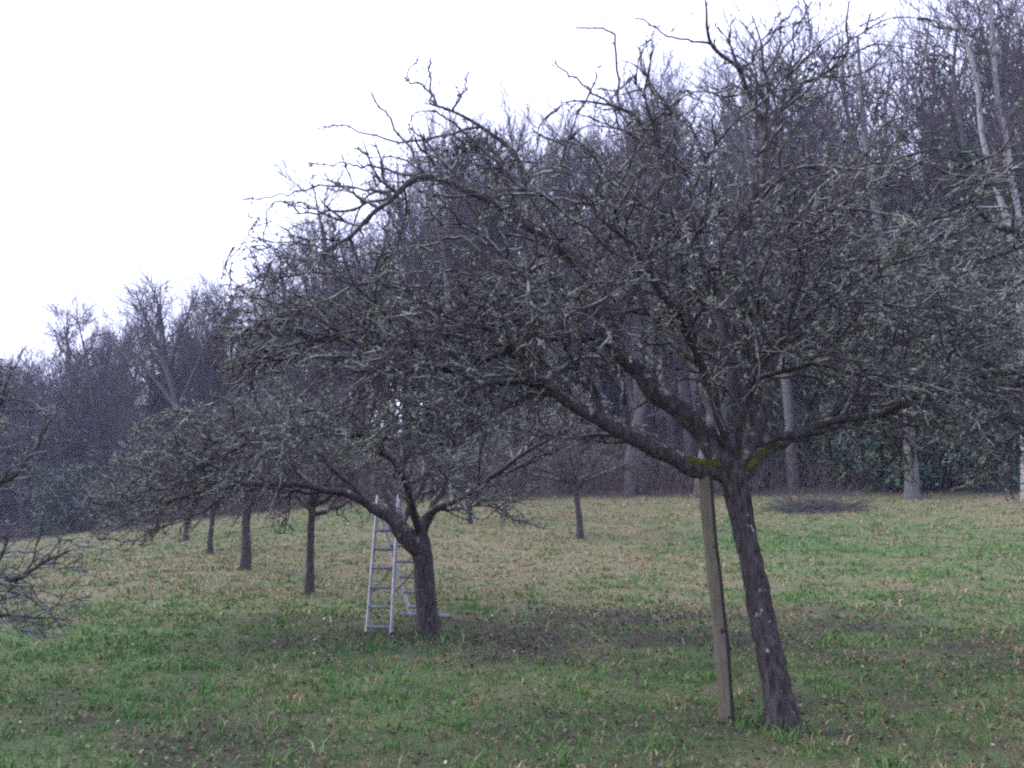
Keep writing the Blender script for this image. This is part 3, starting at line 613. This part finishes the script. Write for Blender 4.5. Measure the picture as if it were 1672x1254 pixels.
i = np.arange(nseg)[:, None] * 8; j = np.arange(8)[None, :]; q = np.stack([i + j, i + (j + 1) % 8, i + 8 + (j + 1) % 8, i + 8 + j], -1).reshape(-1, 4)
e0 = nseg * 8; caps = np.array([[e0, e0 + 1, e0 + 2, e0 + 3], [e0, e0 + 3, e0 + 4, e0 + 7], [e0 + 4, e0 + 5, e0 + 6, e0 + 7]])
make_mesh('shaft', V, [q, caps], M['post'], root, smooth=False)
def blob(name, c, rx, ry, rz, axes, material, parent, off, seed=0):
    Vv = []; n_, k_ = 8, 12
    for i in range(n_ + 1):
        for j in range(k_):
            th_, ph = math.pi * i / n_, 2 * math.pi * j / k_; l = np.array([math.sin(th_) * math.cos(ph), math.sin(th_) * math.sin(ph), math.cos(th_)])
            s = 1 + .25 * mnoise.noise(Vector(l) * 2 + Vector((seed, 0, 0)))
            Vv.append(np.array(c) + (axes[0] * l[0] * rx + axes[1] * l[1] * ry + axes[2] * l[2] * rz) * s - np.array(off))
    i = np.arange(n_)[:, None] * k_; j = np.arange(k_)[None, :]; q_ = np.stack([i + j, i + (j + 1) % k_, i + k_ + (j + 1) % k_, i + k_ + j], -1).reshape(-1, 4)
    return make_mesh(name, Vv, [q_], material, parent)
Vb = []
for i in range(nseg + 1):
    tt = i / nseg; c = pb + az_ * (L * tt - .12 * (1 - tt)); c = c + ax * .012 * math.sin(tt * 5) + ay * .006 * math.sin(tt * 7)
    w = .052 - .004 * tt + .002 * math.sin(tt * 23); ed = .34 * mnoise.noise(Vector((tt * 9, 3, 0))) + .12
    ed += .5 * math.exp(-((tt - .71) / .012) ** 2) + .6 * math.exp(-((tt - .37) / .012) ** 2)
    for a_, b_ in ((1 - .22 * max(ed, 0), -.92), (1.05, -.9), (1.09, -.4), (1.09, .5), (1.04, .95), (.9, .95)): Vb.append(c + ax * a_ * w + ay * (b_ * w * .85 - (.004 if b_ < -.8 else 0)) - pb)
i = np.arange(nseg)[:, None] * 6; j = np.arange(5)[None, :]
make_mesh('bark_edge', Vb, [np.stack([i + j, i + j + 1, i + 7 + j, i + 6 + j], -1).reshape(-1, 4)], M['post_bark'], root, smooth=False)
for tt, sx in ((.71, .62), (.37, .8)):
    c = pb + az_ * L * tt + ax * .048 * sx - ay * .041
    blob('knot', c, .017, .006, .024, (ax, ay, az_), M['dead_leaf'], root, pb, tt)
blob('splinter', pb + np.array([-.07, -.05, .03]), .055, .012, .02, (np.array([.9, 0, -.4]), np.array([0, 1., 0]), np.array([.4, 0, .9])), M['post'], root, pb, 5)

def ladder():
    fl = np.array(hit(600, 1036)); fr = np.array(hit(637, 1039)); Yl = .5 * (fl[1] + fr[1])
    # front base line direction: rungs run mostly across the view, right end nearer
    c = .5 * (fl + fr); w = .385; rd = np.array([.935, -.35, 0]); rd /= np.linalg.norm(rd)
    spread = np.array([.35, .935, 0])
    top = np.array(at(633, 822, Yl + .52))
    fl, fr = c - rd * w / 2, c + rd * w / 2
    for p_ in (fl, fr): p_[2] = gz(p_[0], p_[1])
    rc = np.array(hit(696, 1001)); rc = c + (rc - c) * np.array([1, .0, 0]) + np.array([0, 1.45, 0]); rc[0] = at(693, 1000, rc[1])[0]; rc[2] = gz(rc[0], rc[1]) + .03
    root = empty('step_ladder', c, 'aluminium step ladder standing open behind the forked trunk', 'ladder')
    def stile(a, b_, nm, hw=.014, hd=.032):
        a = np.array(a); b_ = np.array(b_); ax_ = b_ - a; Ls = np.linalg.norm(ax_); ax_ /= Ls
        ay_ = np.cross(ax_, rd); ay_ /= np.linalg.norm(ay_); rx = np.cross(ay_, ax_)
        o = box_obj(nm, [((a + b_) / 2, rx, ay_, ax_, hw, hd, Ls / 2)], M['alu'], root, c, bev=.3); return o, ax_, ay_, Ls, a
    kx = rd * (w / 2 - .014)
    tf = top + np.array([0, 0, .17]) # front stiles rise above the hinge
    res = []
    for s in (-1, 1):
        a = (fl if s < 0 else fr) * 1.0; b_ = top + kx * s * .96; d = (b_ - a); b2 = b_ + d / np.linalg.norm(d) * (.17 if s > 0 else .12)
        res.append(stile(a, b2, 'stile'))
        box_obj('foot', [(a + np.array([0, 0, .012]), rd, np.array([0, 1., 0]), np.array([0, 0, 1.]), .019, .04, .03)], M['rubber'], root, c)
    n = 8; d = top - c
    for k in range(n):
        t_ = (.11 + .275 * k) / np.linalg.norm(d)
        if t_ > .98: break
        q_ = c + d * t_; ww = (w / 2) * (1 - .04 * t_) - .016
        ay_ = np.array([0, 1., 0]); box_obj('rung', [(q_, np.array([0, .93, .36]), np.array([0, -.36, .93]), rd, .028, .016, ww)], M['alu'], root, c, bev=.4)
    # rear frame
    rear = top + np.array([.02, .05, -.05]); dr = rear - rc; wr0, wr1 = .46, .36
    for s in (-1, 1): stile(rc + rd * s * wr0 / 2, rear + rd * s * wr1 / 2 * .98, 'stile', .013, .028)
    Lr = np.linalg.norm(dr)
    for k in range(7):
        t_ = (.16 + .275 * k) / Lr
        if t_ > .95: break
        q_ = rc + dr * t_; ww = (wr0 * (1 - t_) + wr1 * t_) / 2 - .014
        box_obj('rung', [(q_, np.array([0, .93, -.36]), np.array([0, .36, .93]), rd, .026, .016, ww)], M['alu'], root, c, bev=.4)
    box_obj('stabiliser_bar', [(rc + np.array([0, 0, .015]), np.array([0, 0, 1.]), np.array([rd[1], -rd[0], 0]), rd, .028, .03, .42)], M['alu'], root, c, bev=.3)
    for s in (-1, 1): box_obj('foot', [(rc + rd * s * .40 - np.array([0, 0, .02]), rd, np.array([0, 1., 0]), np.array([0, 0, 1.]), .03, .035, .02)], M['rubber'], root, c)
    for s in (-1, 1):
        T = Tubes(); a = c + d * .30 + kx * s * .99; b_ = rc + dr * .50 + rd * s * .2
        mid = (a + b_) / 2 - np.array([0, 0, .03]); T.add([tuple(a), tuple(mid), tuple(b_)], [.011, .011, .011]); T.build('strap', M['strap'], root, c)
        box_obj('hinge', [(top + kx * s + np.array([0, .03, .0]), rd, np.array([0, 1., 0]), np.array([0, 0, 1.]), .02, .06, .07)], M['alu'], root, c)
    box_obj('top_tread', [(top + np.array([0, .02, .04]), np.array([0, 1., 0]), np.array([0, 0, 1.]), rd, .05, .012, w / 2 - .03)], M['alu'], root, c)
ladder()

# ------------------------------------------------------------------ woodland trees
TALL = dict(levels=4, seg=(.8, .5, .35, .25), wan=(.03, .11, .15, .18), up=(.06, .22, .3, .5), droop=(0, 0, 0, 0), space=(.42, .36, .24, 0), first=(.26, .14, .1, 0),
            len=((15, 20), (3.2, 6.2), (1.2, 2.6), (.45, 1.2)), ang=((28, 62), (28, 60), (25, 60)), bias=((0, 0, .12), (0, 0, .18), (0, 0, .25)), rad=(.2, .05, .018, .0105))
ROUND = dict(TALL, len=((10, 12), (3.2, 5.2), (1.2, 2.6), (.4, 1.0)), ang=((35, 70), (30, 60), (25, 60)), space=(.26, .3, .19, 0), first=(.18, .15, .1, 0))
def env_true(x, y, z): return True
def wood_tree(name, seed, H, tr, C, label, cat, bark='wood_bark', twig='wood_twig', ivy=0, group=None, stems=1, spread=0):
    rng = random.Random(seed); root = empty(name, (0, 0, 0), label, cat, group); T = Tubes()
    for k in range(stems):
        a = 2 * math.pi * k / stems + rng.random(); d = [math.cos(a) * spread, math.sin(a) * spread, 1]
        pts = [(0, 0, -.5, tr)]; x = y = 0; z = 0; n = 12; h = H * rng.uniform(.85, 1) if k else H
        dx, dy = d[0], d[1]
        for i in range(1, n + 1):
            dx = dx * .93 + rng.gauss(0, .06); dy = dy * .93 + rng.gauss(0, .06); s = h / n; x += dx * s; y += dy * s; z += s
            pts.append((x, y, z, tr * (1 - i / n) ** .85 + .015))
        p = spline(pts, 3); bark_tube('trunk', p, M[bark], root, (0, 0, 0), 10, .08, .25 if stems == 1 else 0, seed=seed)
        cum = 0; i = int(len(p) * C['first'][0]); nxt = 0
        for i in range(int(len(p) * C['first'][0]), len(p) - 1):
            seg = np.linalg.norm(p[i + 1, :3] - p[i, :3]); m_ = max(1, int(seg / C['space'][0] + rng.random())); t_ = i / len(p)
            for _ in range(m_):
                f = rng.random(); q = p[i, :3] * (1 - f) + p[i + 1, :3] * f; d_ = p[i + 1, :3] - p[i, :3]; d_ = tuple(d_ / np.linalg.norm(d_))
                lo, hi = C['len'][1]; sc = (1 - .68 * t_) * H / 20
                grow(T, tuple(q), turn(d_, R(rng.uniform(*C['ang'][0])), rng), rng.uniform(lo, hi) * sc * 1.25, min(p[i, 3] * .6, C['rad'][1]) * (1.15 - .5 * t_), 1, C, rng, None)
    T.build('crown', M[twig], root)
    if ivy:
        r2 = np.random.RandomState(seed); P = []
        allp = [np.array(pl) for L in T.d.values() for pl, r in L if r[0] > .025]
        tz = p[:, 2]
        n = int(ivy * 5200); zz = r2.rand(n) ** 1.2 * H * .66; px_ = np.interp(zz, tz, p[:, 0]); py_ = np.interp(zz, tz, p[:, 1]); aa = r2.rand(n) * 6.283
        rr = .2 + 2.4 * r2.rand(n) * np.clip(fbm(aa * 1.2 + 7, zz, .55, 3) - .28, .05, 1) * (1.2 - .5 * zz / H)
        P.append(np.stack([px_ + np.cos(aa) * rr, py_ + np.sin(aa) * rr, zz], 1))
        for pl in allp:
            if r2.rand() < .45:
                m_ = int(28 * ivy); k_ = r2.rand(m_) * (len(pl) - 1) * .7; i0 = k_.astype(int); f = (k_ - i0)[:, None]
                P.append(pl[i0] * (1 - f) + pl[np.minimum(i0 + 1, len(pl) - 1)] * f + r2.normal(0, .2, (m_, 3)))
        V, Fq = leaf_faces(np.concatenate(P), r2, .13); make_mesh('ivy', V, [Fq], M['ivy'], root, smooth=False)
    print(name, T.count()); return root
GR = 'bare trees of the wood behind the orchard'
protos = [wood_tree('woodland_tree', 60 + k, 20, .2 + .03 * k, TALL, 'x', 'tree', 'wood_bark' if k < 2 else 'wood_bark_grey', 'wood_twig' if k % 2 else 'wood_twig_grey') for k in range(4)]
rounds = [wood_tree('woodland_tree', 70 + k, 15, .26, ROUND, 'x', 'tree', ivy=.55 * k, stems=1 + k, spread=.12 * k) for k in range(2)]
ivies = [wood_tree('ivy_clad_tree', 80 + k, 18, .24, TALL, 'x', 'tree', ivy=1.0) for k in range(2)]
def vtop(u): return np.interp(u, [-400, -200, 0, 60, 95, 200, 235, 400, 450, 560, 640, 760, 880, 950, 1050, 1200, 1400, 1672, 2200], [660, 640, 590, 575, 535, 522, 498, 472, 430, 350, 280, 205, 190, 165, 100, 40, -20, -120, -200])
rw = random.Random(77); used = {}
placed = []
def place(proto, x, y, label, H0, Hw=None, group=None, rot=None):
    z = gz(x, y) - .05; sc = (Hw or H0) / H0; rot = rw.random() * 6.28 if rot is None else rot
    sxy = sc * rw.uniform(.9, 1.1)
    if proto.name not in used:
        used[proto.name] = 1; proto.location = (x, y, z); proto.rotation_euler = (0, 0, rot); proto.scale = (sxy, sxy, sc); proto['label'] = label
        if group: proto['group'] = group
        return proto
    return copy_tree(proto, (x, y, z), rot, (sxy, sxy, sc), label, group)
LW = [('bare woodland tree in the distant left wood', 'bare trees of the distant left wood'), ('bare tree of the purple-grey wood behind the apple crowns', 'bare trees of the middle wood'), ('tall bare tree on the dark wooded slope at the right', 'bare trees on the right slope')]
cand = []
tries = 0
while len(placed) < 185 and tries < 14000:
    tries += 1
    x = rw.uniform(-95, 48); d = rw.uniform(.5, 34) if rw.random() < .8 else rw.uniform(.5, 10); y = float(edge_y(x)) + d; u = W_PX / 2 + F_PX * x / y
    if not -260 < u < 1830: continue
    if any((x - a) ** 2 + (y - b_) ** 2 < (2.2 if u > 450 else 3.3) ** 2 for a, b_ in placed): continue
    placed.append((x, y)); z = gz(x, y)
    Hw = (V_HOR - float(vtop(u))) / F_PX * y + ZC - z; Hw = max(8, min(Hw * (rw.uniform(.66, 1.09) if u < 440 else rw.uniform(.78, 1.06)), 26))
    k = 0 if u < 440 else (1 if u < 1050 else 2); lab, g_ = LW[k]
    if u < 440 and rw.random() < .65: pr, H0 = rounds[rw.randrange(2)], 15
    elif u > 1180 and rw.random() < .52: pr, H0 = ivies[rw.randrange(2)], 18
    elif k == 1 and rw.random() < .3: pr, H0 = rounds[rw.randrange(2)], 15
    else: pr, H0 = protos[rw.randrange(4)], 20
    if pr in ivies and u > 1050: lab, g_ = 'tall ivy-wrapped tree on the dark wooded slope at the right', 'ivy-wrapped trees on the right slope'
    place(pr, x, y, lab, H0, Hw, g_)
# single trees that stand out in the photograph
def custom_tree(name, label, base, stems, bark, twig, C, seed, sub=.5, first=.25):
    rng = random.Random(seed); root = empty(name, base, label, 'tree'); T = Tubes()
    for k, rows in enumerate(stems):
        o, p = bark_tube('trunk' if k == 0 else 'limb', spline(px_path(rows), 6), M[bark], root, base, 12, .07, .2 if k == 0 else 0, seed=k)
        seglen = np.linalg.norm(np.diff(p[:, :3], axis=0), axis=1)
        for i in range(int(len(p) * first), len(p) - 1):
            for _ in range(max(0, int(seglen[i] / sub + rng.random()))):
                d_ = p[i + 1, :3] - p[i, :3]; d_ = tuple(d_ / np.linalg.norm(d_)); t_ = i / len(p)
                grow(T, tuple(p[i, :3]), turn(d_, R(rng.uniform(25, 55)), rng, (0, 0, .1)), rng.uniform(1.4, 3.6) * (1 - .45 * t_), min(p[i, 3] * .5, .035), 1, C, rng, None)
    T.build('crown', M[twig], root, base); return root
Yv = 67; b_ = hit(292, 838); bx = at(292, 800, Yv); base = (bx[0], Yv, gz(bx[0], Yv))
custom_tree('spreading_tree', 'bare open tree with forked V-shaped stems standing above the left wood', base,
            [[(294, 845, Yv, .34), (292, 760, Yv, .3), (286, 660, Yv, .25), (270, 598, Yv, .2), (255, 560, Yv, .16), (238, 520, Yv, .11), (222, 478, Yv, .05)], [(272, 604, Yv, .15), (288, 560, Yv, .12), (303, 522, Yv, .09), (322, 478, Yv, .04)], [(286, 662, Yv, .16), (255, 622, Yv + 1, .12), (225, 592, Yv + 1.5, .09), (195, 566, Yv + 2, .04)], [(290, 672, Yv, .15), (315, 610, Yv - 1, .11), (345, 540, Yv - 1, .08), (360, 488, Yv - 1, .03)], [(262, 580, Yv, .1), (262, 530, Yv, .07), (256, 480, Yv, .03)]],
            'wood_bark', 'wood_twig', dict(TALL, space=(.5, .42, .3, 0)), 5, .3, .35)
Yp = 35.5; base = (at(1664, 800, Yp)[0], Yp, gz(at(1664, 800, Yp)[0], Yp))
custom_tree('pale_twin_tree', 'pale-barked tree dividing into two slender stems at the right edge', base,
            [[(1676, 830, Yp, .19), (1672, 620, Yp, .17), (1661, 440, Yp, .155), (1641, 350, Yp, .125), (1622, 291, Yp, .115), (1603, 218, Yp, .105), (1593, 121, Yp, .10), (1564, 29, Yp, .07), (1550, -60, Yp, .04)], [(1662, 430, Yp, .135), (1662, 354, Yp, .13), (1652, 291, Yp, .12), (1641, 218, Yp, .11), (1627, 146, Yp, .10), (1617, 0, Yp, .09), (1612, -120, Yp, .05)]],
            'pale_bark', 'wood_twig', TALL, 15, .8, .45)
Yp = 37.5; base = hit(1489, 815); Yp = base[1]
custom_tree('pale_trunk_tree', 'tree with a thick pale trunk at the wood edge, dark green behind it', base,
            [[(1490, 822, Yp, .33), (1488, 760, Yp, .28), (1480, 660, Yp, .25), (1462, 520, Yp, .22), (1440, 400, Yp, .19), (1424, 310, Yp, .17), (1410, 200, Yp, .12), (1400, 60, Yp, .06)], [(1430, 340, Yp, .1), (1460, 240, Yp, .08), (1500, 130, Yp, .05), (1520, 20, Yp, .03)]],
            'grey_bark', 'wood_twig', TALL, 19, .8, .5)
# evergreen bushes along the wood edge
def bush(name, seed, label):
    r2 = np.random.RandomState(seed); root = empty(name, (0, 0, 0), label, 'bush'); T = Tubes(); rng = random.Random(seed)
    for k in range(9): grow(T, (rng.gauss(0, .15), rng.gauss(0, .15), -.1), turn((0, 0, 1), R(rng.uniform(3, 35)), rng), rng.uniform(1.6, 3.0), .03, 1, TALL, rng, None)
    T.build('stems', M['wood_bark'], root)
    cl = r2.normal(0, 1, (70, 3)) * np.array([.75, .75, .75]) + np.array([0, 0, 1.6]); cl = cl[cl[:, 2] > .2]
    P = np.concatenate([c_ + r2.normal(0, .24, (90, 3)) for c_ in cl]); P = P[P[:, 2] > .05]
    V, Fq = leaf_faces(P, r2, .085); make_mesh('foliage', V, [Fq], M['ivy'], root, smooth=False); return root
bushes = [bush('holly_bush', 90 + k, 'x') for k in range(2)]
for k, (u, dd, s, lab) in enumerate([(1455, 2.0, 1.7, 'dark evergreen bush left of the thick pale trunk'), (1525, 1.5, 2.0, 'dark evergreen bush close right of the thick pale trunk'), (1600, 2, 2.2, 'tall dark evergreen bush between the thick pale trunk and the right edge'), (1660, 3, 2.1, 'dark evergreen bush at the very right edge of the wood'), (1370, 5, 1.3, 'dark evergreen bush behind the brushwood heap'), (1240, 4, .8, 'low evergreen bush right behind the leaning trunk'), (1410, 9, 2.3, 'big dark evergreen behind the bush left of the thick pale trunk'), (1560, 8, 2.6, 'biggest dark evergreen, rising behind the bush right of the thick pale trunk'), (1640, 11, 2.5, 'big dark evergreen further back near the right edge'), (1310, 11, 2.2, 'big dark evergreen further back, right of the leaning tree fork'), (175, 2, 1.5, 'dark bush at the foot of the distant left wood'), (120, 1, 1.6, 'bluish dark bush leftmost along the foot of the distant wood')]):
    for yy in np.arange(30, 100, .25):
        xx = (u - W_PX / 2) / F_PX * yy
        if yy > edge_y(xx) + dd: break
    pr = bushes[k % 2]; z = gz(xx, yy) - .05
    if k < 2: pr.location = (xx, yy, z); pr.scale = (s, s, s); pr['label'] = lab; pr['group'] = 'evergreen bushes at the wood edge'
    else: copy_tree(pr, (xx, yy, z), rw.random() * 6, (s, s, s * rw.uniform(.9, 1.2)), lab, 'evergreen bushes at the wood edge')
# undergrowth: brambles and saplings nobody could count
T = Tubes(); ru = random.Random(4)
BR = dict(TALL, seg=(.3, .25, .2, .15), wan=(.1, .14, .16, .2), up=(.3, .3, .3, .3), droop=(.5, .5, .4, 0), levels=3, len=((1, 2), (1, 2.6), (.4, 1.1), (.2, .5)), space=(.3, .3, .2, 0), rad=(.02, .013, .008, .006))
nb = 0
while nb < 12500:
    x = ru.uniform(-100, 42); d = abs(ru.gauss(0, 15)) - .6; y = float(edge_y(x)) + d; u = W_PX / 2 + F_PX * x / y
    if not -260 < u < 1830: continue
    nb += 1; hh = ru.uniform(1.0, 2.6) * (.75 + .5 * float(fbm(np.array(x), np.array(y), .25, 2))) * (.55 if d < 1 else (1.3 if d < 4 else 2.5))
    grow(T, (x, y, gz(x, y) - .05), turn((0, 0, 1), R(ru.uniform(3, 45)), ru), hh, .014, 1, BR, ru, None)
o = T.build('undergrowth', M['bramble'], sides=lambda r: 3); tag(o, 'tangle of bare brambles and saplings under the wood', 'undergrowth', kind='stuff'); print('under', T.count())
# heap of cut branches at the edge of the wood
c = hit(1335, 834); root_r = random.Random(9); T = Tubes()
for k in range(200):
    x = c[0] + root_r.gauss(0, .62) + root_r.choice((-.35, .25, .5)); y = c[1] + root_r.gauss(0, .75); a = root_r.gauss(.15, .35) + (math.pi if root_r.random() < .5 else 0)
    grow(T, (x, y, gz(x, y) + root_r.uniform(-.04, .27) * math.exp(-((x - c[0] - .2) / .9) ** 2)), (math.cos(a), math.sin(a), root_r.uniform(-.08, .3)), root_r.uniform(.6, 1.9), root_r.uniform(.010, .03), 1 if k % 3 == 0 else 2, BR, root_r, None)
o = T.build('brushwood_heap', M['wood_bark'], None, c); o.location = c; tag(o, 'low dark heap of cut branches lying at the wood edge right of the leaning tree', 'brushwood')
# dead weed stalks standing in the meadow
for u, v, lab, h in ((195, 1066, 'withered stalk with a pale seed head in the green grass at lower left', .15), (747, 897, 'dark dead weed stalk in the straw right of the ladder tree', .42), (529, 876, 'dead weed stalk beside the straight dark trunk', .3)):
    p = hit(u, v); T = Tubes(); rr = random.Random(u)
    root = empty('weed_stalk', p, lab, 'weed', None)
    T.add([(0, 0, -.03), (rr.uniform(-.02, .02), .01, h * .5), (rr.uniform(-.03, .03), 0, h)], [.006, .005, .004]); T.build('stem', M['dead_leaf'] if h > .2 else M['post'], root)
    blob('seed_head', (0, 0, h), .028, .028, .04, np.eye(3), M['dead_leaf'] if h > .2 else M['post'], root, (0, 0, 0), u)
for p_ in protos + rounds + ivies:
    if p_.name not in used: place(p_, 30, 70, LW[2][0], 20, 18, LW[2][1])

# ------------------------------------------------------------------ thin haze round the whole place, added partly to stand in for sky glare
hv = bpy.data.meshes.new('haze'); x0, x1, y0, y1, z0, z1 = -275, 275, -95, 435, -4.0, 62
hv.from_pydata([(x, y, z) for x in (x0, x1) for y in (y0, y1) for z in (z0, z1)], [], [(0, 1, 3, 2), (4, 6, 7, 5), (0, 4, 5, 1), (2, 3, 7, 6), (0, 2, 6, 4), (1, 5, 7, 3)])
ho = bpy.data.objects.new('haze', hv); COL.objects.link(ho); tag(ho, 'thin pale haze, added partly to stand in for the glare of the sky', 'haze', kind='stuff')
m = bpy.data.materials.new('haze'); m.use_nodes = True; t = m.node_tree; t.nodes.remove(t.nodes['Principled BSDF'])
pv = t.nodes.new('ShaderNodeVolumePrincipled'); pv.inputs['Color'].default_value = (.68, .69, 1.0, 1); pv.inputs['Density'].default_value = .00058
t.links.new(pv.outputs[0], t.nodes['Material Output'].inputs['Volume']); hv.materials.append(m)
